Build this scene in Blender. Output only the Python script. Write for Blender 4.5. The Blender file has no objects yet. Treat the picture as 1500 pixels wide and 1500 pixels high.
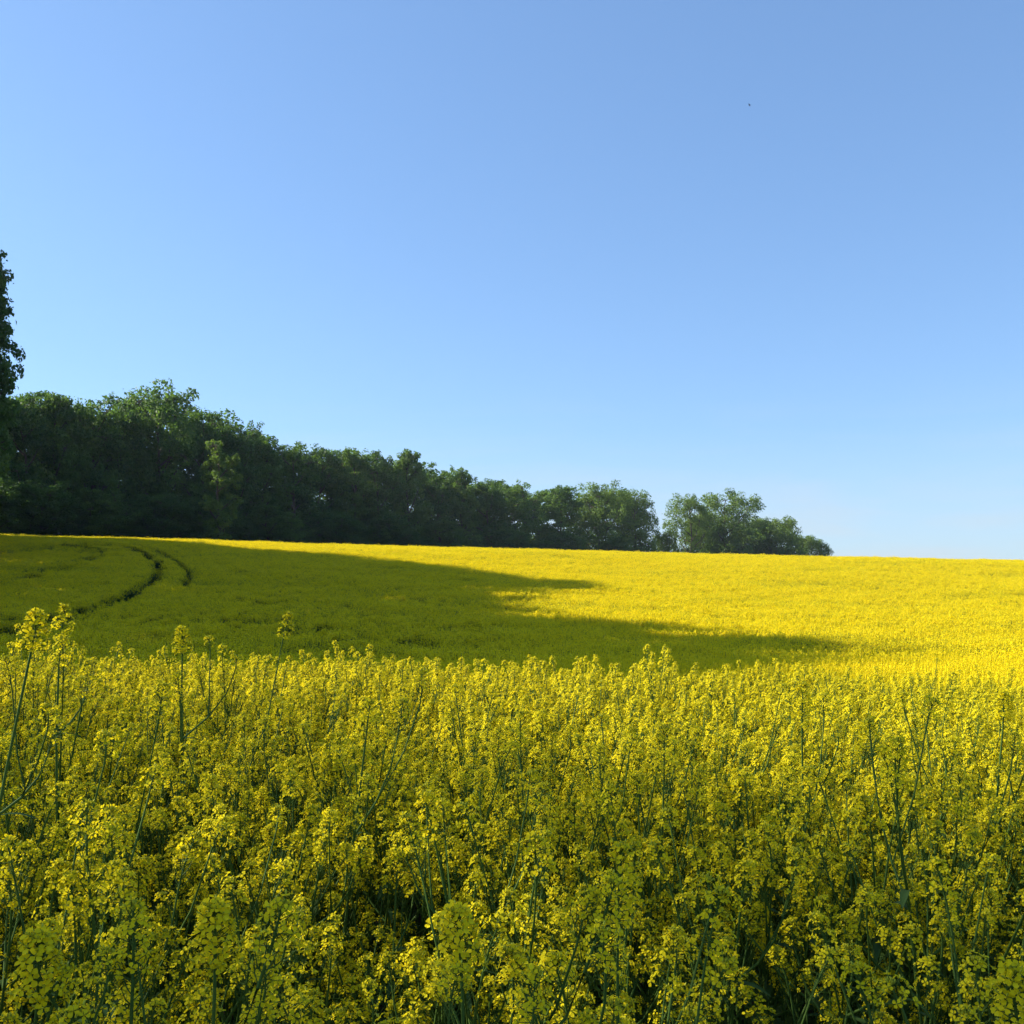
import bpy, math
import numpy as np
from mathutils import Vector

rng = np.random.default_rng(7)
scene = bpy.context.scene
COL = scene.collection
R = math.radians

# ------------------------------------------------------------------ camera, sky, sun, exposure
F_PX, EYE, HORIZON = 1538.0, 1.82, 880.0          # photo is 1500 px wide
PITCH = math.atan((HORIZON - 750.0) / F_PX)
SUN_AZ, SUN_EL = -78.0, 29.0                      # degrees, azimuth from +Y towards +X

cam_data = bpy.data.cameras.new("camera")
cam_data.sensor_width = 36.0
cam_data.lens = 36.0 * F_PX / 1500.0
cam_data.clip_start, cam_data.clip_end = 0.05, 8000.0
cam = bpy.data.objects.new("camera", cam_data)
cam.location = (0, 0, EYE)
cam.rotation_euler = (math.pi / 2 + PITCH, 0, 0)
COL.objects.link(cam)
scene.camera = cam

world = bpy.data.worlds.new("World")
scene.world = world
world.use_nodes = True
wn = world.node_tree
bg = wn.nodes["Background"]
sky = wn.nodes.new("ShaderNodeTexSky")
sky.sky_type = "NISHITA"
sky.sun_disc = False
sky.sun_elevation = R(SUN_EL)
sky.sun_rotation = R(SUN_AZ)
sky.altitude = 200.0
sky.air_density, sky.dust_density, sky.ozone_density = 1.0, 0.6, 2.0
gm = wn.nodes.new("ShaderNodeGamma"); gm.inputs["Gamma"].default_value = 0.68
tn = wn.nodes.new("ShaderNodeMix"); tn.data_type = "RGBA"; tn.blend_type = "MULTIPLY"; tn.inputs["Factor"].default_value = 1.0
tn.inputs["B"].default_value = (0.97, 1.31, 1.74, 1)
wn.links.new(sky.outputs[0], gm.inputs[0]); wn.links.new(gm.outputs[0], tn.inputs["A"])
tc = wn.nodes.new("ShaderNodeTexCoord"); mp = wn.nodes.new("ShaderNodeMapping"); mp.inputs["Scale"].default_value = (2.2, 2.2, 16.0); mp.inputs["Rotation"].default_value = (0.0, 0.12, 0.0)
cn = wn.nodes.new("ShaderNodeTexNoise"); cn.inputs["Scale"].default_value = 2.0; cn.inputs["Detail"].default_value = 5; cn.inputs["Distortion"].default_value = 0.6
cr_ = wn.nodes.new("ShaderNodeMapRange"); cr_.inputs["From Min"].default_value = 0.48; cr_.inputs["From Max"].default_value = 0.80; cr_.inputs["To Max"].default_value = 0.55
sx = wn.nodes.new("ShaderNodeSeparateXYZ"); el = wn.nodes.new("ShaderNodeMapRange"); el.inputs["From Min"].default_value = 0.20; el.inputs["From Max"].default_value = 0.05
cm = wn.nodes.new("ShaderNodeMath"); cm.operation = "MULTIPLY_ADD"
hz_ = wn.nodes.new("ShaderNodeMapRange"); hz_.inputs["From Min"].default_value = 0.16; hz_.inputs["From Max"].default_value = 0.02; hz_.inputs["To Max"].default_value = 0.40
wn.links.new(sx.outputs["Z"], hz_.inputs["Value"]); wn.links.new(hz_.outputs[0], cm.inputs[2])
cw = wn.nodes.new("ShaderNodeMix"); cw.data_type = "RGBA"; cw.inputs["B"].default_value = (3.3, 3.7, 4.1, 1)
wn.links.new(tc.outputs["Generated"], mp.inputs[0]); wn.links.new(mp.outputs[0], cn.inputs["Vector"]); wn.links.new(cn.outputs["Fac"], cr_.inputs["Value"])
wn.links.new(tc.outputs["Generated"], sx.inputs[0]); wn.links.new(sx.outputs["Z"], el.inputs["Value"])
wn.links.new(cr_.outputs[0], cm.inputs[0]); wn.links.new(el.outputs[0], cm.inputs[1]); wn.links.new(cm.outputs[0], cw.inputs["Factor"])
wn.links.new(tn.outputs["Result"], cw.inputs["A"]); wn.links.new(cw.outputs["Result"], bg.inputs[0])
bg.inputs[1].default_value = 0.096

sun_data = bpy.data.lights.new("sun", "SUN")
sun_data.energy = 5.0
sun_data.angle = R(0.53)
sun_data.color = (1.0, 0.95, 0.80)
sun = bpy.data.objects.new("sun", sun_data)
sd = Vector((math.sin(R(SUN_AZ)) * math.cos(R(SUN_EL)), math.cos(R(SUN_AZ)) * math.cos(R(SUN_EL)), math.sin(R(SUN_EL))))
sun.rotation_euler = sd.to_track_quat("Z", "Y").to_euler()
sun.location = sd * 200
COL.objects.link(sun)

vs = scene.view_settings
vs.view_transform, vs.look, vs.gamma, vs.exposure = "Standard", "None", 1.0, 1.1
scene.cycles.max_bounces = 6
scene.cycles.diffuse_bounces = 4
scene.cycles.transmission_bounces = 4
scene.cycles.use_denoising = True

# ------------------------------------------------------------------ helpers
def tag(o, label=None, cat=None, group=None, kind=None):
    if label: o["label"] = label
    if cat: o["category"] = cat
    if group: o["group"] = group
    if kind: o["kind"] = kind
    return o

def link(name, data, parent=None):
    o = bpy.data.objects.new(name, data)
    COL.objects.link(o)
    if parent is not None: o.parent = parent
    return o

class Quads:
    """collects quads with a material slot and a tint value per face"""
    def __init__(self): self.v, self.q, self.m, self.t, self.n = [], [], [], [], 0
    def add(self, v, q, m=0, t=0.5):
        v = np.asarray(v, float).reshape(-1, 3); q = np.asarray(q, int).reshape(-1, 4)
        self.v.append(v); self.q.append(q + self.n); self.n += len(v)
        self.m.append(np.full(len(q), m)); self.t.append(np.broadcast_to(np.asarray(t, float), (len(q),)).copy())
    def merge(self, o, mat=None, off=(0, 0, 0)):
        v, q, m, t = o.arrays()
        if mat is not None: v = v @ np.asarray(mat).T
        self.add(v + np.asarray(off), q); self.m[-1] = m; self.t[-1] = t
    def arrays(self):
        return np.concatenate(self.v), np.concatenate(self.q), np.concatenate(self.m), np.concatenate(self.t)
    def mesh(self, name, mats, smooth=False):
        v, q, m, t = self.arrays()
        me = bpy.data.meshes.new(name)
        me.vertices.add(len(v)); me.vertices.foreach_set("co", v.astype(np.float32).ravel())
        me.loops.add(len(q) * 4); me.loops.foreach_set("vertex_index", q.astype(np.int32).ravel())
        me.polygons.add(len(q)); me.polygons.foreach_set("loop_start", (np.arange(len(q)) * 4).astype(np.int32))
        me.polygons.foreach_set("material_index", m.astype(np.int32))
        if smooth: me.polygons.foreach_set("use_smooth", np.ones(len(q), bool))
        a = me.attributes.new("tint", "FLOAT", "FACE"); a.data.foreach_set("value", t.astype(np.float32))
        for x in mats: me.materials.append(x)
        me.update(calc_edges=True)
        return me

def frames(d):
    """orthonormal frame (a, b) for each direction d (n,3)"""
    d = d / np.linalg.norm(d, axis=-1, keepdims=True)
    h = np.where(np.abs(d[..., 2:3]) < 0.9, np.array([0, 0, 1.0]), np.array([1.0, 0, 0]))
    a = np.cross(h, d); a /= np.linalg.norm(a, axis=-1, keepdims=True)
    return a, np.cross(d, a), d

def tube(Q, path, rad, sides=5, m=0, t=0.5):
    path = np.asarray(path, float); rad = np.broadcast_to(np.asarray(rad, float), (len(path),))
    d = np.gradient(path, axis=0); a, b, _ = frames(d)
    ang = np.arange(sides) / sides * 2 * np.pi
    v = path[:, None] + rad[:, None, None] * (np.cos(ang)[None, :, None] * a[:, None] + np.sin(ang)[None, :, None] * b[:, None])
    q = []
    for i in range(len(path) - 1):
        for j in range(sides):
            k = (j + 1) % sides
            q.append((i * sides + j, i * sides + k, (i + 1) * sides + k, (i + 1) * sides + j))
    Q.add(v.reshape(-1, 3), q, m, t)

def cards(Q, pos, nrm, size, m=0, t=0.5, aspect=1.0, bend=0.15):
    """leaf cards: one rhombic quad each, bent along its middle, at pos facing nrm"""
    n = len(pos); a, b, d = frames(nrm)
    ph = rng.uniform(0, 2 * np.pi, n)[:, None]
    u = np.cos(ph) * a + np.sin(ph) * b; w = np.cross(d, u)
    s = np.broadcast_to(np.asarray(size, float), (n,))[:, None]
    v = np.stack([pos - u * s * 0.5, pos + w * s * 0.32 * aspect + d * s * bend, pos + u * s * 0.5, pos - w * s * 0.32 * aspect + d * s * bend], 1)
    Q.add(v.reshape(-1, 3), np.arange(n * 4).reshape(n, 4), m, t)

# ------------------------------------------------------------------ materials
def material(name, build):
    m = bpy.data.materials.new(name); m.use_nodes = True
    nt = m.node_tree; nt.nodes.clear()
    out = nt.nodes.new("ShaderNodeOutputMaterial")
    build(nt, out); return m

def thin_leaf(c0, c1, transl, c_tr=None, rough=0.6, spec=0.25):
    """leaf or petal: colour by the face's own tint, part of the light goes through"""
    def build(nt, out):
        at = nt.nodes.new("ShaderNodeAttribute"); at.attribute_name = "tint"
        oi = nt.nodes.new("ShaderNodeObjectInfo")
        ad = nt.nodes.new("ShaderNodeMath"); ad.operation = "MULTIPLY_ADD"; ad.inputs[1].default_value = 0.3; 
        nt.links.new(oi.outputs["Random"], ad.inputs[0]); 
        sb = nt.nodes.new("ShaderNodeMath"); sb.operation = "SUBTRACT"; sb.inputs[1].default_value = 0.15
        nt.links.new(at.outputs["Fac"], sb.inputs[0]); nt.links.new(sb.outputs[0], ad.inputs[2])
        mx = nt.nodes.new("ShaderNodeMix"); mx.data_type = "RGBA"
        mx.inputs["A"].default_value = (*c0, 1); mx.inputs["B"].default_value = (*c1, 1)
        nt.links.new(ad.outputs[0], mx.inputs["Factor"])
        p = nt.nodes.new("ShaderNodeBsdfPrincipled"); p.inputs["Roughness"].default_value = rough
        p.inputs["Specular IOR Level"].default_value = spec
        nt.links.new(mx.outputs["Result"], p.inputs["Base Color"])
        tr = nt.nodes.new("ShaderNodeBsdfTranslucent")
        if c_tr:
            tm = nt.nodes.new("ShaderNodeMix"); tm.data_type = "RGBA"; tm.blend_type = "MULTIPLY"; tm.inputs["Factor"].default_value = 1
            tm.inputs["B"].default_value = (*c_tr, 1); nt.links.new(mx.outputs["Result"], tm.inputs["A"]); nt.links.new(tm.outputs["Result"], tr.inputs[0])
        else: nt.links.new(mx.outputs["Result"], tr.inputs[0])
        ms = nt.nodes.new("ShaderNodeMixShader"); ms.inputs[0].default_value = transl
        nt.links.new(p.outputs[0], ms.inputs[1]); nt.links.new(tr.outputs[0], ms.inputs[2]); nt.links.new(ms.outputs[0], out.inputs[0])
    return build

def noisy(c0, c1, scale, rough=0.9, bump=0.0):
    def build(nt, out):
        tc = nt.nodes.new("ShaderNodeTexCoord")
        no = nt.nodes.new("ShaderNodeTexNoise"); no.inputs["Scale"].default_value = scale; no.inputs["Detail"].default_value = 6
        nt.links.new(tc.outputs["Object"], no.inputs["Vector"])
        mx = nt.nodes.new("ShaderNodeMix"); mx.data_type = "RGBA"
        mx.inputs["A"].default_value = (*c0, 1); mx.inputs["B"].default_value = (*c1, 1); nt.links.new(no.outputs["Fac"], mx.inputs["Factor"])
        p = nt.nodes.new("ShaderNodeBsdfPrincipled"); p.inputs["Roughness"].default_value = rough; p.inputs["Specular IOR Level"].default_value = 0.2
        nt.links.new(mx.outputs["Result"], p.inputs["Base Color"])
        if bump:
            b = nt.nodes.new("ShaderNodeBump"); b.inputs["Strength"].default_value = bump; nt.links.new(no.outputs["Fac"], b.inputs["Height"]); nt.links.new(b.outputs[0], p.inputs["Normal"])
        nt.links.new(p.outputs[0], out.inputs[0])
    return build

M_PETAL = material("petal", thin_leaf((0.84, 0.675, 0.010), (0.94, 0.81, 0.024), 0.48, (1.0, 0.94, 0.75), rough=0.8, spec=.06))
M_BUD = material("bud", thin_leaf((0.30, 0.36, 0.03), (0.58, 0.54, 0.03), 0.15))
M_STEM = material("rape_stem", thin_leaf((0.05, 0.10, 0.018), (0.09, 0.15, 0.025), 0.1, rough=0.6, spec=.1))
M_RLEAF = material("rape_leaf", thin_leaf((0.04, 0.085, 0.022), (0.07, 0.125, 0.028), 0.25, rough=0.6, spec=.1))
M_BARK = material("bark", noisy((0.06, 0.045, 0.032), (0.13, 0.10, 0.075), 3.0, bump=0.4))
M_LEAF_D = material("leaf_dark", thin_leaf((0.042, 0.088, 0.024), (0.100, 0.172, 0.040), 0.48, (1.3, 1.35, 0.6)))
M_LEAF_M = material("leaf_mid", thin_leaf((0.058, 0.115, 0.027), (0.140, 0.220, 0.046), 0.48, (1.3, 1.35, 0.6)))
M_LEAF_L = material("leaf_light", thin_leaf((0.08, 0.135, 0.026), (0.17, 0.245, 0.045), 0.45, (1.25, 1.3, 0.6)))
M_SOIL = material("soil", noisy((0.035, 0.028, 0.018), (0.085, 0.07, 0.045), 9.0, bump=0.6))
M_BIRD = material("feather", noisy((0.02, 0.02, 0.022), (0.05, 0.05, 0.055), 30.0))

# ------------------------------------------------------------------ terrain
def pchip(x, y, q):
    x = np.array(x, float); y = np.array(y, float); h = np.diff(x); d = np.diff(y) / h
    m = np.zeros_like(y); m[0] = d[0]; m[-1] = d[-1]
    for i in range(1, len(x) - 1):
        if d[i - 1] * d[i] > 0:
            w1 = 2 * h[i] + h[i - 1]; w2 = h[i] + 2 * h[i - 1]; m[i] = (w1 + w2) / (w1 / d[i - 1] + w2 / d[i])
    q = np.clip(q, x[0], x[-1]); k = np.clip(np.searchsorted(x, q, side="right") - 1, 0, len(x) - 2)
    t = (q - x[k]) / h[k]
    return (y[k] * (1 + 2 * t) * (1 - t) ** 2 + h[k] * m[k] * t * (1 - t) ** 2 + y[k + 1] * t * t * (3 - 2 * t) + h[k] * m[k + 1] * t * t * (t - 1))

PY = [-60, 0, 4.5, 6, 8, 10, 15, 21, 28, 40, 60, 80, 100, 125, 150, 190, 260, 400, 5000]
PL = [0, 0, .03, .05, .04, -.36, -1.30, -1.72, -1.45, -.78, .82, 2.87, 5.17, 8.37, 9.67, 9.5, 8.0, 6, 6]
PC = [0, 0, 0, 0, -.03, -.30, -1.00, -1.33, -1.22, -.83, .32, 1.92, 3.87, 6.42, 7.67, 7.5, 6.0, 5, 5]
PR = [0, 0, -.05, -.12, -.22, -.38, -.72, -.97, -1.06, -.93, -.08, 1.27, 2.92, 5.02, 6.07, 5.9, 4.6, 4, 4]
def terrain(X, Y):
    X = np.asarray(X, float); Y = np.asarray(Y, float)
    s = np.clip(X / np.maximum(Y, 3.0) / 0.488, -1.3, 1.3)
    l, c, r = pchip(PY, PL, Y), pchip(PY, PC, Y), pchip(PY, PR, Y)
    z = c + s * (r - l) / 2 + s * s * ((l + r) / 2 - c) * np.clip(2 - abs(s), 0, 1)
    return z + 0.12 * np.sin(X / 7.0 + 1) * np.sin(Y / 9.0) * np.clip((Y - 20) / 30, 0, 1)

def axis(pts):
    return np.unique(np.concatenate([np.arange(a, b, s) for a, b, s in pts]))
gx = axis([(-1400, -600, 200), (-600, -150, 50), (-150, -20, 5), (-20, 20, 1), (20, 150, 5), (150, 600, 50), (600, 1401, 200)])
gy = axis([(-600, -60, 60), (-60, 0, 5), (0, 60, 1), (60, 300, 4), (300, 900, 50), (900, 1501, 200)])
GX, GY = np.meshgrid(gx, gy); GZ = terrain(GX, GY)
gq = Quads(); nx, ny = len(gx), len(gy)
ii, jj = np.meshgrid(np.arange(nx - 1), np.arange(ny - 1)); b0 = (jj * nx + ii).ravel()
gq.add(np.stack([GX, GY, GZ], -1).reshape(-1, 3), np.stack([b0, b0 + 1, b0 + nx + 1, b0 + nx], 1))
ground = link("ground", gq.mesh("ground", [M_SOIL], True))
tag(ground, "dark soil of the rolling field under the rapeseed crop", "ground", kind="structure")

# pixel (in the 1500 px photograph) at distance Y -> point of the place
def at(u, v, Y):
    x = (u - 750) / F_PX; y = (750 - v) / F_PX; c, s = math.cos(PITCH), math.sin(PITCH)
    k = Y / (c - y * s)
    return np.array([x * k, Y, EYE + (s + y * c) * k])

# ------------------------------------------------------------------ trees
H0 = 20.0
def tree_meshes(seed, rad, low, taper, mat, gaps=0.0, size=0.40, n_leaf=15000, lobes=13):
    """trunk and crown of one broadleaf tree 20 m tall"""
    g = np.random.default_rng(seed)
    T, C = Quads(), Quads()
    zs = np.linspace(0, H0 * 0.82, 9)
    bendx, bendy = np.cumsum(g.normal(0, 0.16, 9)), np.cumsum(g.normal(0, 0.16, 9))
    bendx -= bendx[0]; bendy -= bendy[0]
    path = np.stack([bendx, bendy, zs], 1); rr = np.linspace(0.36, 0.07, 9); rr[0] = 0.5
    tube(T, path, rr, 8)
    trunk_at = lambda z: np.array([np.interp(z, zs, bendx), np.interp(z, zs, bendy), z])
    cl, cr = [], []
    for k in range(lobes):
        f = low + (1 - low) * ((k + 0.5) / lobes) ** 0.85
        prof = math.sin(math.pi * min(1, max(0.05, (f - low * 0.6) / (1 - low * 0.6))) ** taper) ** 0.7
        if f > .55: prof = max(prof, math.sqrt(max(0, 1 - ((f - .55) / .50) ** 2.4)) * (.93 if taper > .85 else .7))
        ph = k * 2.4 + g.uniform(-.5, .5); rl = rad * g.uniform(0.26, 0.40)
        off = max(0, rad * prof * g.uniform(0.85, 1.12) - rl)
        c = np.array([math.cos(ph) * off, math.sin(ph) * off, min(H0 * f, H0 - rl * 0.9)])
        if k == lobes - 1: c = np.array([g.normal(0, .9), g.normal(0, .9), H0 - rl])
        s = trunk_at(max(1.5, min(H0 * .8, c[2] - off * g.uniform(.5, .9) - 1)))
        mid = (s + c) / 2 + np.array([0, 0, -0.4]) + g.normal(0, .25, 3)
        tube(T, [s, mid, c], [0.16, 0.10, 0.04], 5)
        nc = 11
        dv = g.normal(0, 1, (nc, 3)); dv /= np.linalg.norm(dv, axis=1, keepdims=True); dv[:, 2] *= 0.75
        pc = c + dv * rl * g.uniform(0.55, 1.15, (nc, 1))
        for p in pc[:6]: tube(T, [c, (c + p) / 2 + g.normal(0, .1, 3), p], [0.045, 0.03, 0.012], 4)
        cl.append(pc); cr.append(np.full(nc, rl * g.uniform(.30, .48)))
    # core clumps that close the crown
    nk = int(80 * (1 - gaps)); f = g.uniform(low * 1.05, 0.88, nk); ph = g.uniform(0, 6.28, nk)
    prof = np.sin(np.pi * np.clip((f - low * .6) / (1 - low * .6), .05, 1) ** taper) ** .7
    rr2 = rad * prof * np.sqrt(g.uniform(0, .6, nk))
    cl.append(np.stack([np.cos(ph) * rr2, np.sin(ph) * rr2, f * H0], 1)); cr.append(np.full(nk, rad * .2))
    cl = np.concatenate(cl); cr = np.concatenate(cr); keep = g.random(len(cl)) > gaps * 0.5; cl, cr = cl[keep], cr[keep]
    w = cr ** 2; idx = g.choice(len(cl), n_leaf, p=w / w.sum())
    d = g.normal(0, 1, (n_leaf, 3)); d /= np.linalg.norm(d, axis=1, keepdims=True)
    r = g.uniform(0.25, 1, n_leaf) ** 0.6
    stray = g.random(n_leaf) < 0.06; r[stray] *= 1.45
    pos = cl[idx] + d * (cr[idx] * r)[:, None] * np.array([1, 1, .8])
    nrm = d * .7 + g.normal(0, .6, (n_leaf, 3)) + np.array([0, 0, .35])
    tint = np.clip(0.5 + g.normal(0, .16, len(cl))[idx] + g.normal(0, .17, n_leaf), 0, 1)
    ok = pos[:, 2] > 0.15
    cards(C, pos[ok], nrm[ok], g.uniform(.6, 1.25, n_leaf)[ok] * size, 0, tint[ok])
    return T.mesh("trunk", [M_BARK], True), C.mesh("crown", [mat])

VAR = [tree_meshes(11, 5.6, .12, .9, M_LEAF_D), tree_meshes(12, 6.2, .10, 1.0, M_LEAF_D), tree_meshes(13, 5.2, .14, .85, M_LEAF_M),
       tree_meshes(14, 6.6, .12, 1.15, M_LEAF_M), tree_meshes(15, 5.8, .10, 1.1, M_LEAF_D), tree_meshes(16, 5.0, .16, 1.3, M_LEAF_M, .25, lobes=16)]
V_DOME = tree_meshes(21, 6.6, .14, 1.35, M_LEAF_M, .15, lobes=18)
V_OPEN = tree_meshes(22, 7.6, .06, 1.1, M_LEAF_L, .42, size=.36, n_leaf=20000, lobes=26)
V_SLIM = tree_meshes(23, 3.9, .06, .9, M_LEAF_L, .2, n_leaf=9000, lobes=14)
V_BUSHY = tree_meshes(24, 9.0, .04, .9, M_LEAF_L, .25, size=.5, n_leaf=18000, lobes=20)
V_AIRY = [tree_meshes(31 + k, 5.8, .10, 1.0, M_LEAF_L, .15, size=.30, n_leaf=(13000, 11500, 3300, 1500, 2400)[k]) for k in range(5)]
V_TALL = tree_meshes(25, 3.6, .36, .8, M_LEAF_D, .1, size=.32, n_leaf=17000, lobes=22)

def plant_tree(var, x, y, h, w, rz, label, cat="tree", group=None, name="broadleaf_tree", dz=0.0):
    """w: width factor against the variant's own proportions"""
    root = link(name, None); root.location = (x, y, float(terrain(x, y)) - 0.1 + dz)
    k = h / H0; root.scale = (k * w, k * w, k); root.rotation_euler = (0, 0, rz)
    tag(root, label, cat, group)
    link("trunk", var[0], root); link("crown", var[1], root)
    return root

def dist_at(u): return float(np.interp(u, [-60, 0, 230, 600, 800, 950, 1050, 1140, 1195], [148, 152, 165, 195, 220, 240, 262, 275, 285]))
WOOD = "trees of the wood edge along the hilltop"
row = [  # u, v of the top, half-width in px, variant, label
    (-28, 563, 60, VAR[0], "dark broadleaf tree cut by the left picture edge, below the tall tree's crown"),
    (38, 570, 48, VAR[1], "dark wood-edge tree just right of the tall narrow tree at the left edge"),
    (84, 571, 40, VAR[2], "wood-edge tree with a pale ragged top, second right of the tall narrow tree"),
    (132, 583, 42, VAR[3], "flat-topped green tree midway between the tall narrow tree and the domed tree"),
    (178, 584, 38, VAR[4], "dark tree hugging the domed tree's left side"),
    (236, 556, 56, V_DOME, "domed airy tree that stands highest along the wood's skyline"),
    (300, 602, 38, VAR[0], "dark tree hugging the domed tree's right side"),
    (346, 610, 38, VAR[4], "dark tree behind the light green sunlit tree, where the skyline starts to drop"),
    (388, 636, 34, VAR[2], "tree on the falling skyline, next right of the one behind the sunlit tree"),
    (430, 643, 40, VAR[3], "rounded tree on the falling skyline, third right of the domed tree's neighbour"),
    (472, 650, 34, VAR[1], "dark tree filling the skyline just left of the sunlit green-topped pair"),
    (515, 655, 40, VAR[5], "green-topped tree with a sunlit left side in the middle of the wood edge"),
    (556, 660, 34, VAR[0], "dark tree between the sunlit green-topped tree and the one with a pointed tip"),
    (598, 654, 32, VAR[2], "tree with a pointed tip sticking up where the skyline steps down"),
    (640, 689, 32, VAR[4], "lower dark tree just right of the skyline step"),
    (673, 683, 32, VAR[5], "thin-topped tree with twigs showing above the lower skyline right of the step"),
    (714, 698, 30, VAR[1], "dark tree in the dip of the skyline before the three green round tops"),
    (762, 704, 36, VAR[3], "first of the three green round tops counted from the skyline dip"),
    (820, 706, 42, VAR[2], "second of the three green round tops, tree with sky holes in its crown"),
    (882, 705, 46, V_OPEN, "third and widest of the three green round tops, open crowned"),
    (930, 717, 33, V_OPEN, "tree with an overhanging bough reaching over the gap in the wood edge"),
    (1006, 723, 36, V_OPEN, "tree at the gap's far side, fused with the big round tree"),
    (1062, 718, 52, V_OPEN, "big round green tree standing apart beyond the gap in the wood edge"),
    (1138, 756, 32, V_BUSHY, "small bushy tree leaning on the big round tree, second last on the crest"),
    (1187, 783, 20, V_BUSHY, "smallest tree, last of the row on the bright crest"),
]
for i, (u, v, hw, var, label) in enumerate(row):
    d = dist_at(u); p = at(u, v, d); z0 = float(terrain(p[0], p[1])) - 0.1
    h = p[2] - z0; half = hw / F_PX * d
    natural = max(np.abs(np.array([0.0]))[0], 1) and {id(V_DOME): 6.8, id(V_OPEN): 7.6, id(V_BUSHY): 8.0}.get(id(var), 5.8) * h / H0
    plant_tree(var, p[0], p[1], h, min(1.7, max(.85, half * 1.22 / natural)), i * 1.7, label, group=WOOD)
# second row, deeper in the wood, seen between the first
back = np.interp
tops_u = [r[0] for r in row]; tops_v = [r[1] for r in row]
for i, (u, dv, wb) in enumerate([(1028, 26, 1.1), (1094, 22, 1.1), (1116, 12, 1.0), (1164, 10, 1.1), (972, 58, 1.1), (1050, 45, 1.3), (1085, 45, 1.3)]):
    d = dist_at(u) + 6; v = float(np.interp(u, [r[0] for r in row], [r[1] for r in row])) + dv; p = at(u, v, d); h = p[2] - float(terrain(p[0], p[1])) + .1
    plant_tree(V_BUSHY, p[0], p[1], h, wb * .62, i * 1.1 + .5, "green bushy tree filling the clump around the big round tree beyond the gap", group="bushy trees of the end clump")
for i, u in enumerate([-40, 8, 60, 108, 156, 205, 270, 322, 366, 410, 450, 494, 536, 577, 620, 657, 694, 738, 790, 850, 905]):
    d = dist_at(u) + 12; v = float(np.interp(u, tops_u, tops_v)) + 9 + 7 * math.sin(i * 2.1)
    p = at(u, v, d); h = p[2] - float(terrain(p[0], p[1])) + 0.1
    plant_tree(VAR[(i * 2 + 1) % 5], p[0], p[1], h, 1.35, i * 2.3, "dark tree of the wood's second row, glimpsed between the front crowns", group="trees deeper in the wood")
# slim young tree that stands in front and catches the sun
p = at(325, 640, 155); plant_tree(V_SLIM, p[0], p[1], p[2] - float(terrain(p[0], p[1])) + .1, 1.0, .4, "light green sunlit tree in the wood between the domed tree and the skyline drop", name="young_tree")
# shrubs along the foot of the wood
for i, u in enumerate(np.linspace(-40, 950, 40)):
    d = dist_at(u) - 9; p = at(u, 760, d); h = 7.5 + 2.0 * math.sin(i * 1.9)
    plant_tree(VAR[i % 5], p[0], p[1], h, 2.0, i * 1.3, "low dark shrub filling the foot of the wood edge", cat="shrub", group="shrubs at the foot of the wood", name="shrub")

# wood beyond the left of the picture: its crowns throw the long shadows across the field
sdir = np.array([math.sin(R(SUN_AZ)), math.cos(R(SUN_AZ))])            # towards the sun
TAN = math.tan(R(SUN_EL))
p = at(-20, 340, 86)
plant_tree(V_TALL, p[0], p[1], p[2] - float(terrain(p[0], p[1])) + .1, 0.66, .3, "tall narrow dark tree rising far above the others at the left edge", name="tall_tree")
lane = lambda x, y: y + x * sdir[1] / -sdir[0]
tips = [(-45, 124), (-32, 117), (-21, 111), (-9, 102), (-2, 95), (2, 88), (6, 83), (8.0, 78), (6, 74), (1, 69), (1, 64), (2, 58), (3.5, 53), (8, 48.5), (11, 44), (13.5, 38), (13, 34),
        (11, 30), (9, 26), (7.5, 21), (5.5, 16), (2.5, 12), (-3.6, 9.4), (-2.3, 6.0), (2.2, 2.4), (12, -1.9), (14, -5), (12, -10)]
tl = np.array([lane(*t) for t in tips]); tx_ = np.array([t[0] for t in tips], float)
# (tip X, lane) for each tree: the far part every 3.2 m, the two trees next to the camera's lane kept as they are
edge = [(float(np.interp(l, tl[::-1], tx_[::-1])), l) for l in np.arange(lane(-45, 124), lane(2.5, 12), -3.2)] + [(t[0], lane(*t)) for t in tips[-6:]]
for i, (tx, l) in enumerate(edge):
    ty = l - tx * sdir[1] / -sdir[0]
    airy = 2 <= len(edge) - i <= 6
    for rowk in range(1 if airy or (i % 3 == 1 and i > 8) else 2):
        xw = -46.0 - rowk * 6 - max(0, ty - 70) * 0.45 + 1.2 * math.sin(i * 2.7)
        t = (tx - xw) / -sdir[0]
        x, y = tx + sdir[0] * t, ty + sdir[1] * t
        h = float(terrain(tx, ty)) + 1.25 + t * TAN - float(terrain(x, y)) + .5 - rowk * .8
        plant_tree(V_AIRY[len(edge) - i - 2] if airy else VAR[(i + 2 * rowk) % 5], x, y, h, min(1.3, 15.5 / h), i * 1.9 + rowk, "broadleaf tree of the wood just outside the picture, shading the field", group="trees of the side wood")

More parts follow.
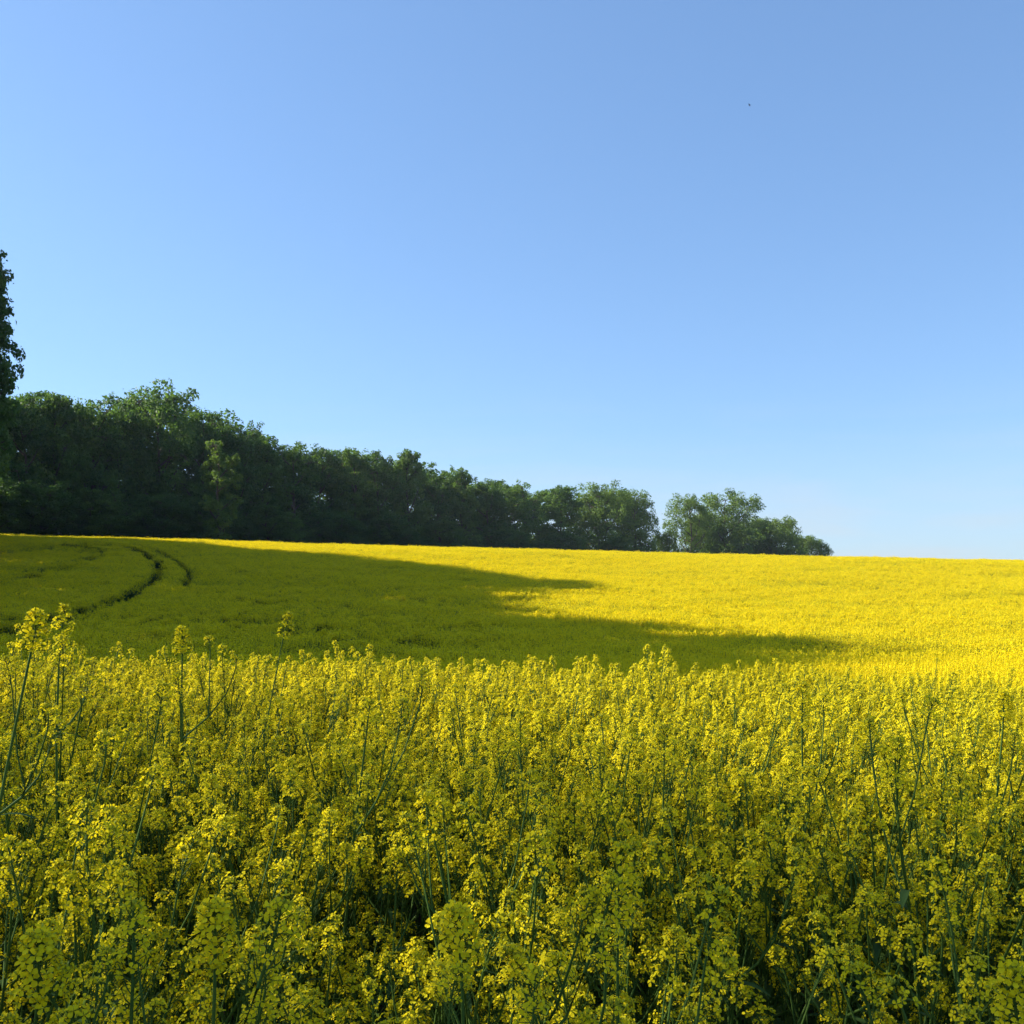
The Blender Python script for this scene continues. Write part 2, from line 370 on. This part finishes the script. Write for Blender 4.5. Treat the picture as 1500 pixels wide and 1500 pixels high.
# ------------------------------------------------------------------ rapeseed: flower, flower head, plant
def flower(g, lod=0):
    """one four-petalled flower opening towards +Z, about 2 cm across"""
    Q = Quads(); cup = g.uniform(-.1, .55)
    for k in range(4):
        a = k * math.pi / 2 + g.normal(0, .12); c, s = math.cos(a), math.sin(a)
        L, W = g.uniform(.0078, .0098), g.uniform(.0031, .0040); e = cup + g.normal(0, .18)
        pts = np.array([[.0008, 0, 0], [L * .55, -W * .85, .0006], [L * .92, -W * .75, .0], [L, 0, .0007], [L * .92, W * .75, 0], [L * .55, W * .85, .0006]])
        pts[:, 2] += pts[:, 0] * math.tan(e) * .8 - (pts[:, 0] / L) ** 2 * .0022
        P = np.stack([pts[:, 0] * c - pts[:, 1] * s, pts[:, 0] * s + pts[:, 1] * c, pts[:, 2]], 1)
        Q.add(P, [(0, 1, 2, 3), (0, 3, 4, 5)], 0, np.clip(g.normal(.5, .22), 0, 1))
    if lod == 0: tube(Q, [[0, 0, -.001], [0, 0, .003], [0, 0, .006]], [.0008, .0016, .0007], 4, 1, .8)
    return Q
g0 = np.random.default_rng(3)
FLOWERS = [flower(g0) for _ in range(8)]

def rot_to(d, roll):
    a, b, d = frames(np.asarray(d, float)[None]); a, b, d = a[0], b[0], d[0]
    c, s = math.cos(roll), math.sin(roll)
    return np.stack([a * c + b * s, b * c - a * s, d], 1)

def flower_head(g, n=34, L=.12, pods=9, scale=1.0):
    """raceme: domed bud cluster, open flowers round and below it, young pods lower; origin at its foot, axis +Z"""
    Q = Quads(); base = .05 if pods else .02; top = base + L
    bx, by = g.normal(0, .011, 2)
    ax = lambda z: np.array([bx * (z / top) ** 2, by * (z / top) ** 2, z])
    tube(Q, [ax(0), ax(top * .5), ax(top * .9), ax(top)], [.0026, .0022, .0017, .0012], 4, 2)
    for k in range(13):                                        # buds
        ph = k * 2.4; r = .0032 * math.sqrt(k); c = ax(top) + np.array([math.cos(ph) * r, math.sin(ph) * r, .012 - r * .55])
        d = np.array([math.cos(ph) * r * 60, math.sin(ph) * r * 60, 1.0]); d /= np.linalg.norm(d)
        tube(Q, [c - d * .004, c, c + d * .004], [.0010, .0021, .0009], 4, 1, g.uniform(.1, 1))
    for k in range(n):
        f = (k + .5) / n; z = top - L * f ** 1.15; ph = k * 2.39996 + g.normal(0, .25)
        tilt = R(28 + 52 * f ** .6 + g.normal(0, 9)); pl = g.uniform(.019, .030) * (0.7 + .4 * min(1, f * 2.2))
        d = np.array([math.cos(ph) * math.sin(tilt), math.sin(ph) * math.sin(tilt), math.cos(tilt)])
        s = ax(z); e = s + d * pl
        tube(Q, [s, e], [.0008, .0007], 3, 2)
        if g.random() < .93:
            fd = d + np.array([0, 0, .35]) + g.normal(0, .3, 3)
            Q.merge(FLOWERS[g.integers(8)], rot_to(fd, g.uniform(0, 6)) * scale * g.uniform(.85, 1.1), e)
    for k in range(pods):
        z = base * (k + .5) / pods; ph = k * 2.4 + 1; d = np.array([math.cos(ph) * .8, math.sin(ph) * .8, .75])
        s = ax(z); tube(Q, [s, s + d * .015, s + d * .015 + np.array([d[0], d[1], 1.5]) * g.uniform(.010, .02)], [.0008, .0011, .0006], 3, 2)
    return Q
HEADS = [flower_head(np.random.default_rng(40 + i), [34, 27, 38, 26, 24, 29, 22, 36, 17, 26][i], [.085, .06, .10, .058, .05, .07, .045, .095, .035, .06][i], 0 if i % 3 == 2 else 9) for i in range(10)] + [flower_head(np.random.default_rng(77), 62, .075, 0, 1.08), flower_head(np.random.default_rng(78), 58, .12, 6, 1.05)]
HEAD_ME = [q.mesh("flower_head", [M_PETAL, M_BUD, M_STEM]) for q in HEADS]

def leaf(Q, g, base, d, L, W, m=0):
    d = d / np.linalg.norm(d); side = np.cross(d, [0, 0, 1.0]); side /= np.linalg.norm(side) + 1e-9
    v = []; tw = g.normal(0, .25)
    for k, w in enumerate([.35, .9, 1.0, .7, .08]):
        f = k / 4; c = base + d * L * f + np.array([0, 0, -L * .45 * f * f]); u = side + np.array([0, 0, tw * f])
        v += [c - u * W * w * .5 + [0, 0, W * .12 * w], c, c + u * W * w * .5 + [0, 0, W * .12 * w]]
    q = [(3 * k + j, 3 * k + j + 1, 3 * k + j + 4, 3 * k + j + 3) for k in range(4) for j in range(2)]
    Q.add(v, q, m, np.clip(g.normal(.5, .25), 0, 1))

def plant_spec(seed, H=1.28, lean=.0, n_br=7, low=.42):
    """stem mesh with branches, foliage mesh, and where its flower heads sit: (index, position, direction, scale)"""
    g = np.random.default_rng(seed); S, Lf, heads = Quads(), Quads(), []
    la = g.uniform(0, 6.28); ll = g.uniform(.02, .20); lx, ly = (lean, 0) if lean else (math.cos(la) * ll, math.sin(la) * ll)
    wob = g.normal(0, .008, 2); hm = H - .15
    stem = lambda z: np.array([lx * (z / hm) ** 1.5 + wob[0] * math.sin(z * 5), ly * (z / hm) ** 1.5 + wob[1] * math.sin(z * 4), z])
    zs = np.linspace(-.03, hm, 9)
    tube(S, [stem(max(z, 0)) + [0, 0, min(z, 0)] for z in zs], np.linspace(.0066, .0026, 9), 6, 0, g.uniform(.2, .8))
    heads.append((int(g.integers(10)), stem(hm), stem(hm) - stem(hm - .1), g.uniform(.95, 1.15)))
    for k in range(n_br):
        f = low + (.92 - low) * (k + g.uniform(0, .8)) / n_br; ph = k * 2.4 + g.uniform(-.4, .4)
        s = stem(hm * f); end_z = H * g.uniform(.66, 1.0) - .09
        ln = max(.10, end_z - s[2]); out = g.uniform(.28, .80) * ln + .03
        o = np.array([math.cos(ph), math.sin(ph), 0]); pts = [s, s + o * out * .5 + [0, 0, ln * .32], s + o * out * .85 + [0, 0, ln * .68], s + o * out + [0, 0, ln]]
        tube(S, pts, [.0034, .0029, .0024, .0019], 5, 0, g.uniform(.2, .8))
        heads.append((int(g.integers(10)), pts[3], pts[3] - pts[2], g.uniform(.8, 1.08)))
        leaf(Lf, g, s, o + [0, 0, .25], g.uniform(.05, .11), g.uniform(.012, .022))
        if g.random() < .8:                                        # side shoot with a small head
            m = pts[1]; ph2 = ph + g.uniform(-1.4, 1.4); o2 = np.array([math.cos(ph2), math.sin(ph2), 0]); l2 = g.uniform(.12, .26)
            e = m + o2 * l2 * .45 + [0, 0, l2]; tube(S, [m, m + o2 * l2 * .28 + [0, 0, l2 * .5], e], [.0026, .0022, .0018], 4, 0, .5)
            heads.append((int(g.choice([4, 6, 8])), e, np.array([o2[0] * .2, o2[1] * .2, 1.0]), g.uniform(.75, .95)))
    for k in range(7):
        f = g.uniform(.08, .55); ph = g.uniform(0, 6.28)
        leaf(Lf, g, stem(hm * f), np.array([math.cos(ph), math.sin(ph), g.uniform(.1, .7)]), g.uniform(.12, .24), g.uniform(.03, .06))
    return S, Lf, heads
SPECS = [plant_spec(100 + i, n_br=7 + i % 4, low=.36 + .02 * (i % 5)) for i in range(16)]
STEM_ME = [s[0].mesh("stem", [M_STEM], True) for s in SPECS]
FOL_ME = [s[1].mesh("foliage", [M_RLEAF], True) for s in SPECS]

from mathutils import Matrix
def plant_proto(i, spec=None, stem_me=None, fol_me=None):
    """root with its parts"""
    sp = spec or SPECS[i]
    root = bpy.data.objects.new("rapeseed_plant", None); COL.objects.link(root); root.empty_display_size = .1
    link("stem", stem_me or STEM_ME[i], root); link("foliage", fol_me or FOL_ME[i], root)
    for hi, pos, d, sc in sp[2]:
        o = link("flower_head", HEAD_ME[hi], root)
        m3 = rot_to(d, hi * 1.1); sc *= .95; o.matrix_local = Matrix.Translation(Vector(pos)) @ Matrix(m3.tolist()).to_4x4() @ Matrix.Scale(sc, 4)
    return root

def copy_plant(root):
    r = root.copy(); COL.objects.link(r)
    for ch in root.children:
        c = ch.copy(); COL.objects.link(c); c.parent = r
    return r

# where plants stand near the camera: a jittered lattice, thinner in the first metre of the field
def keep_view(X, Y, mx=1.2, k=.10): return np.abs(X) < (.488 + k) * Y + mx
S0 = .182
lx_, ly_ = np.meshgrid(np.arange(-9.5, 9.6, S0), np.arange(1.2, 12.0, S0))
P = np.stack([lx_.ravel(), ly_.ravel()], 1) + rng.uniform(-.5, .5, (lx_.size, 2)) * S0 * .95
front = 1.36 + .16 * np.sin(P[:, 0] * 2.3 + .6) + .1 * np.sin(P[:, 0] * 5.1)
P = P[(P[:, 1] > front) & keep_view(P[:, 0], P[:, 1]) & (rng.random(len(P)) < np.clip(.36 + (P[:, 1] - 1.35) * .36, 0, 1))]
HT = np.interp(P[:, 1], [1.1, 1.6, 2.6, 20], [.90, .95, 1.0, 1.0]) * rng.normal(1.0, .045, len(P)) * (1 + rng.uniform(.03, .13, len(P)) * (rng.random(len(P)) < .16))

MASS = "flowering rapeseed plant of ordinary height packed among its like in the shaded front rows"
GRP = "rapeseed plants of the front rows"
special = [  # u, v of its top, distance, lean (m), label
    (45, 905, 2.25, .20, "tallest rapeseed plant, leaning above the crop at the left edge"),
    (96, 925, 2.9, .03, "tall rapeseed plant with a thin upright stem, next to the tallest one"),
    (276, 927, 3.6, .02, "tall upright rapeseed plant on a bare dark stem, below the bend of the tramline"),
    (1470, 1022, 3.1, .16, "shaded rapeseed plant leaning right against bright sunlit crop near the right edge"),
    (1174, 1040, 3.0, .01, "shaded upright rapeseed plant breaking into the sunlit crop, right of centre"),
    (532, 1035, 2.8, .07, "rapeseed plant with a thick leaning stem bare below its head, left of centre"),
    (312, 1352, 1.55, .02, "big domed rapeseed head close to the camera, lower left, at the field edge"),
    (195, 1385, 1.50, .02, "lower rapeseed plant beside the big domed head, close to the camera"),
    (678, 1352, 1.55, .02, "rapeseed plant with a hollow domed head before a dark gap, bottom centre"),
    (905, 1325, 1.65, .02, "rapeseed plant with a long narrow flower spike right of the dark gap, bottom centre"),
    (1490, 1432, 1.35, -.02, "bright rapeseed head in the bottom right corner"),
    (60, 1390, 1.5, .02, "rapeseed plant with clustered blooms in the bottom left corner"),
    (780, 1418, 1.45, .02, "lowest rapeseed head at bottom centre, beneath the dark gap"),
]
protos, used = {}, 0
for i, (u, v, d, lean, label) in enumerate(special):
    top = at(u, v, d); H = top[2] - float(terrain(top[0], top[1]))
    sp = plant_spec(300 + i, H=H + .055, lean=lean, n_br=4 if H > 1.38 else 6, low=.45)
    sp = (sp[0], sp[1], [(([10, 11, 10, 10, 11, 5, 10, 0, 10, 11, 10, 10, 5][i]) if k == 0 else h[0], *h[1:]) for k, h in enumerate(sp[2])])
    r = plant_proto(0, sp, sp[0].mesh("stem", [M_STEM], True), sp[1].mesh("foliage", [M_RLEAF], True))
    r.location = (top[0] - lean, top[1], float(terrain(top[0] - lean, top[1])))
    tag(r, label, "plant", GRP)
    k = np.hypot(P[:, 0] - (top[0] - lean), P[:, 1] - top[1]) > .09; P, HT = P[k], HT[k]

inside = np.abs(P[:, 0]) < .488 * P[:, 1] + .12
order = np.argsort(np.where(inside, np.hypot(P[:, 0], P[:, 1]), 1e9))
N_THINGS = 280
for n, j in enumerate(order[:N_THINGS]):
    i = int(rng.integers(16))
    if i not in protos: r = protos[i] = plant_proto(i)
    else: r = copy_plant(protos[i])
    x, y = P[j]; r.location = (x, y, float(terrain(x, y))); r.rotation_euler = (0, 0, rng.uniform(0, 6.28)); s = HT[j]; r.scale = (1, 1, s)
    tag(r, MASS, "plant", GRP)
rest = np.ones(len(P), bool); rest[order[:N_THINGS]] = False
P0, H0s = P[rest], HT[rest]

# ------------------------------------------------------------------ rapeseed: the rest of the field as one mass
def whole_plant(i):
    Q = Quads(); S, L, heads = SPECS[i]
    def sub(q, mmap, mat=None, off=(0, 0, 0)):
        Q.merge(q, mat, off); Q.m[-1] = np.asarray(mmap)[Q.m[-1]]
    sub(S, [2]); sub(L, [3])
    for hi, pos, d, sc in heads: sub(HEADS[hi], [0, 1, 2], rot_to(d, hi * 1.1) * sc, pos)
    return Q.mesh("crop_plant", [M_PETAL, M_BUD, M_STEM, M_RLEAF])

def mid_plant(seed):
    """plant for 9 to 30 m away: each flower one bent card"""
    g = np.random.default_rng(seed); Q = Quads(); S, L, heads = SPECS[seed % 12]
    v, q, m, t = L.arrays(); Q.add(v, q, 3, t)
    for hi, pos, d, sc in heads:
        n = 32; z = g.uniform(.03, .16, n); ph = g.uniform(0, 6.28, n); r = g.uniform(.016, .03, n) * np.clip((.18 - z) / .05, .3, 1)
        a, b, dd = frames(np.asarray(d, float)[None])
        pp = pos + dd * z[:, None] + a * (np.cos(ph) * r)[:, None] + b * (np.sin(ph) * r)[:, None]
        cards(Q, pp, (a * np.cos(ph)[:, None] + b * np.sin(ph)[:, None]) + [0, 0, .8] + g.normal(0, .4, (n, 3)), .019, 0, np.clip(g.normal(.5, .2, n), 0, 1), 1.5, .1)
        foot = np.array([pos[0] * .45, pos[1] * .45, max(.2, pos[2] - .38)])
        tube(Q, [foot, (foot + pos) / 2 + (pos - foot) * [.1, .1, 0], pos + dd[0] * .12], [.004, .0034, .002], 3, 2)
    tube(Q, [[0, 0, 0], heads[0][1] * .5, heads[0][1]], [.007, .006, .004], 4, 2)
    return Q.mesh("crop_plant_mid", [M_PETAL, M_BUD, M_STEM, M_RLEAF])

PATCH = .62
def patch(seed, bloom=1.0):
    """0.6 m square of crop for beyond 28 m: loose flower clusters over leaves and stems"""
    g = np.random.default_rng(seed); Q = Quads(); npl = 12
    for k in range(npl):
        bx, by = g.uniform(-.5, .5, 2) * PATCH; H = 1.26 * g.normal(1, .035) + (.08 if g.random() < .1 else 0)
        for j in range(8):
            r = .0 if j == 0 else g.uniform(.05, .2); ph = g.uniform(0, 6.28); top = H if j == 0 else H * g.uniform(.68, .97)
            c = np.array([bx + math.cos(ph) * r, by + math.sin(ph) * r, top]); n = max(2, int(11 * bloom))
            off = np.stack([g.normal(0, .019, n), g.normal(0, .019, n), -g.uniform(0, .13, n)], 1)
            cards(Q, c + off, off * [30, 30, 0] + [0, 0, .7] + g.normal(0, .5, (n, 3)), .040, 0, np.clip(g.normal(.5, .2, n), 0, 1), 1.4, .1)
            s = np.array([bx + math.cos(ph) * r * .4, by + math.sin(ph) * r * .4, top - .45])
            tube(Q, [s, c - [0, 0, .05]], [.005, .004], 3, 1, g.uniform(0, 1))
    n = 120; pos = np.stack([g.uniform(-.5, .5, n) * PATCH, g.uniform(-.5, .5, n) * PATCH, g.uniform(.25, 1.0, n)], 1)
    cards(Q, pos, g.normal(0, 1, (n, 3)) + [0, 0, .8], .13, 2, g.random(n), .8)
    return Q.mesh("crop_patch", [M_PETAL, M_STEM, M_RLEAF])

S1 = .19
ax_, ay_ = np.meshgrid(np.arange(-21, 22, S1), np.arange(12.0, 30.0, S1))
P1 = np.stack([ax_.ravel(), ay_.ravel()], 1) + rng.uniform(-.5, .5, (ax_.size, 2)) * S1
P1 = P1[keep_view(P1[:, 0], P1[:, 1], 2.0, .08) & (P1[:, 0] > -.40 * P1[:, 1] - 99)]
H1 = rng.normal(1.0, .05, len(P1))
S2 = .56
bx_, by_ = np.meshgrid(np.arange(-110, 112, S2), np.arange(30.0, 162.0, S2))
P2 = np.stack([bx_.ravel(), by_.ravel()], 1) + rng.uniform(-.5, .5, (bx_.size, 2)) * S2 * .5
P2 = P2[keep_view(P2[:, 0], P2[:, 1], 3.0, .07)]
H2 = rng.normal(1.0, .04, len(P2)) + .10 * (rng.random(len(P2)) < .04) + .07 * np.sin(P2[:, 0] * .55 + 2 * np.sin(P2[:, 1] * .21)) * np.sin(P2[:, 1] * .47 + 1.5 * np.sin(P2[:, 0] * .17))

# tramlines: lower, driven-down crop along the sprayer's wheel tracks
def hit(u, v):
    ys = np.linspace(26, 160, 6000); p = at(u, v, 1.0) - [0, 0, EYE]
    X, Z = p[0] * ys, EYE + p[2] * ys; b = np.argmax(Z < terrain(X, ys) + 1.2)
    return np.array([X[b], ys[b]])
TRACKS = [([(-80, 940), (20, 917), (75, 906), (135, 890), (180, 874)], 1.05, .4, .85),
          ([(-60, 935), (20, 916), (75, 905), (135, 889), (185, 871), (220, 852), (234, 836), (230, 822), (212, 810), (190, 802), (150, 797)], .66, .2, 1),
          ([(270, 858), (276, 848), (276, 836), (262, 822), (240, 810), (225, 803), (200, 798)], .42, .3, 1),
          ([(75, 905), (200, 903), (300, 905), (400, 914), (480, 925), (560, 934), (640, 944)], 2.2, .72, .7),
          ([(-60, 822), (20, 808), (70, 801), (130, 796)], 1.5, .62, .75), ([(-60, 862), (40, 842), (110, 824), (140, 812), (130, 802), (105, 797)], 1.3, .62, .75),
          ([(330, 870), (420, 880), (520, 900), (640, 918)], 2.5, .78, .5), ([(420, 850), (520, 858), (640, 880)], 3, .8, .4)]
for line, wdt, low, share in TRACKS:
    L = np.array([hit(*q) for q in line])
    t = np.linspace(0, 1, len(L)); tt = np.linspace(0, 1, 400); L = np.stack([np.interp(tt, t, L[:, 0]), np.interp(tt, t, L[:, 1])], 1)
    for j in range(0, len(P2), 4000):
        dd = np.min(np.hypot(P2[j:j + 4000, None, 0] - L[None, :, 0], P2[j:j + 4000, None, 1] - L[None, :, 1]), 1)
        H2[j:j + 4000] = np.where((dd < wdt * (1 + .35 * np.sin(P2[j:j + 4000, 0] * 1.7) * np.cos(P2[j:j + 4000, 1] * 1.3))) & (rng.random(len(dd)) < share), np.minimum(H2[j:j + 4000], low * rng.uniform(.8, 1.2, len(dd))), H2[j:j + 4000])

streak = np.sin(P2[:, 0] * .16 + 1.3 * np.sin(P2[:, 1] * .11) + .8) * np.sin(P2[:, 1] * .33 + 1.7 * np.sin(P2[:, 0] * .07)) + .35 * np.sin(P2[:, 0] * .9) * np.sin(P2[:, 1] * 1.3)
thin = (streak + rng.normal(0, .30, len(P2))) > .62
pts = np.concatenate([P0, P1, P2]); hh = np.concatenate([H0s, H1, H2])
lod = np.concatenate([np.zeros(len(P0)), np.ones(len(P1)), np.where(thin, 3, 2)]).astype(np.int32)
fm = bpy.data.meshes.new("rapeseed_crop")
co = np.stack([pts[:, 0], pts[:, 1], terrain(pts[:, 0], pts[:, 1])], 1)
fm.vertices.add(len(co)); fm.vertices.foreach_set("co", co.astype(np.float32).ravel())
def attr(name, typ, key, val):
    a = fm.attributes.new(name, typ, "POINT"); a.data.foreach_set(key, val.ravel())
attr("lod", "INT", "value", lod)
attr("pick", "INT", "value", rng.integers(0, 1000, len(co)).astype(np.int32))
attr("turn", "FLOAT_VECTOR", "vector", np.stack([np.zeros(len(co)), np.zeros(len(co)), rng.uniform(0, 6.28, len(co))], 1).astype(np.float32))
attr("size", "FLOAT_VECTOR", "vector", np.stack([np.ones(len(co)), np.ones(len(co)), hh], 1).astype(np.float32))
field = link("rapeseed_crop", fm)
tag(field, "rapeseed in full yellow bloom covering the whole rolling field behind the front rows", "crop", kind="stuff")
SRC = [[whole_plant(i) for i in range(16)], [mid_plant(500 + i) for i in range(8)], [patch(600 + i, (1.1, 1.0, 1.0, .9, 1.05, .6, .8, .95)[i]) for i in range(8)], [patch(620 + i, (.55, .42, .65, .5)[i]) for i in range(4)]]
ng = bpy.data.node_groups.new("crop_scatter", "GeometryNodeTree")
ng.interface.new_socket("Geometry", in_out="INPUT", socket_type="NodeSocketGeometry")
ng.interface.new_socket("Geometry", in_out="OUTPUT", socket_type="NodeSocketGeometry")
gi, go = ng.nodes.new("NodeGroupInput"), ng.nodes.new("NodeGroupOutput")
def named(name, typ):
    n = ng.nodes.new("GeometryNodeInputNamedAttribute"); n.data_type = typ; n.inputs["Name"].default_value = name
    return n.outputs["Attribute"]
a_lod, a_pick, a_turn, a_size = named("lod", "INT"), named("pick", "INT"), named("turn", "FLOAT_VECTOR"), named("size", "FLOAT_VECTOR")
e2r = ng.nodes.new("FunctionNodeEulerToRotation"); ng.links.new(a_turn, e2r.inputs[0])
joined = ng.nodes.new("GeometryNodeJoinGeometry")
for k, meshes in enumerate(SRC):
    cmp_ = ng.nodes.new("FunctionNodeCompare"); cmp_.data_type = "INT"; cmp_.operation = "EQUAL"
    ng.links.new(a_lod, cmp_.inputs[2]); cmp_.inputs[3].default_value = k
    src = ng.nodes.new("GeometryNodeJoinGeometry")
    for me in meshes:
        o = bpy.data.objects.new(me.name, me)
        oi = ng.nodes.new("GeometryNodeObjectInfo"); oi.inputs["Object"].default_value = o; oi.inputs["As Instance"].default_value = False
        g2i = ng.nodes.new("GeometryNodeGeometryToInstance"); ng.links.new(oi.outputs["Geometry"], g2i.inputs[0]); ng.links.new(g2i.outputs[0], src.inputs[0])
    iop = ng.nodes.new("GeometryNodeInstanceOnPoints"); iop.inputs["Pick Instance"].default_value = True
    ng.links.new(gi.outputs[0], iop.inputs["Points"]); ng.links.new(cmp_.outputs[0], iop.inputs["Selection"]); ng.links.new(src.outputs[0], iop.inputs["Instance"])
    ng.links.new(a_pick, iop.inputs["Instance Index"]); ng.links.new(e2r.outputs[0], iop.inputs["Rotation"]); ng.links.new(a_size, iop.inputs["Scale"])
    ng.links.new(iop.outputs[0], joined.inputs[0])
ng.links.new(joined.outputs[0], go.inputs[0])
field.modifiers.new("crop_scatter", "NODES").node_group = ng

# ------------------------------------------------------------------ haze
hz = Quads()
x0, x1, y0, y1, z0h, z1h = -1420, 1420, -620, 1520, -4.0, 75.0
hz.add([[x0, y0, z0h], [x1, y0, z0h], [x1, y1, z0h], [x0, y1, z0h], [x0, y0, z1h], [x1, y0, z1h], [x1, y1, z1h], [x0, y1, z1h]],
       [(0, 3, 2, 1), (4, 5, 6, 7), (0, 1, 5, 4), (1, 2, 6, 5), (2, 3, 7, 6), (3, 0, 4, 7)])
def haze_build(nt, out):
    v = nt.nodes.new("ShaderNodeVolumePrincipled"); v.inputs["Density"].default_value = 0.00012
    v.inputs["Color"].default_value = (0.80, 0.92, 1.0, 1); v.inputs["Anisotropy"].default_value = 0.3
    nt.links.new(v.outputs[0], out.inputs["Volume"])
haze = link("haze", hz.mesh("haze", [material("haze_air", haze_build)]))
tag(haze, "thin pale haze in the air over the field and trees", "haze", kind="stuff")

# ------------------------------------------------------------------ bird
B = Quads(); bl = .16
tube(B, [[0, -bl * .5, 0], [0, -bl * .3, .006], [0, 0, .004], [0, bl * .32, .006], [0, bl * .45, .004], [0, bl * .5, 0]], [.006, .018, .026, .018, .012, .002], 8)
for s in (-1, 1):
    B.add([[s * .02, .04, .01], [s * .10, .06, .05], [s * .10, .0, .045], [s * .02, -.03, .008]], [(0, 1, 2, 3)])
    B.add([[s * .10, .06, .05], [s * .19, .0, .03], [s * .19, -.015, .028], [s * .10, .0, .045]], [(0, 1, 2, 3)])
    B.add([[s * .004, -bl * .45, 0], [s * .03, -bl * .8, 0], [s * .015, -bl * .78, 0], [0, -bl * .5, 0]], [(0, 1, 2, 3)])
bird = link("bird", B.mesh("bird", [M_BIRD])); bird.location = at(1098, 154, 75); bird.rotation_euler = (0, .2, 1.1)
tag(bird, "tiny dark bird flying high in the clear blue sky", "bird")
print("counts", len(P0), len(P1), len(P2), len(bpy.data.objects))
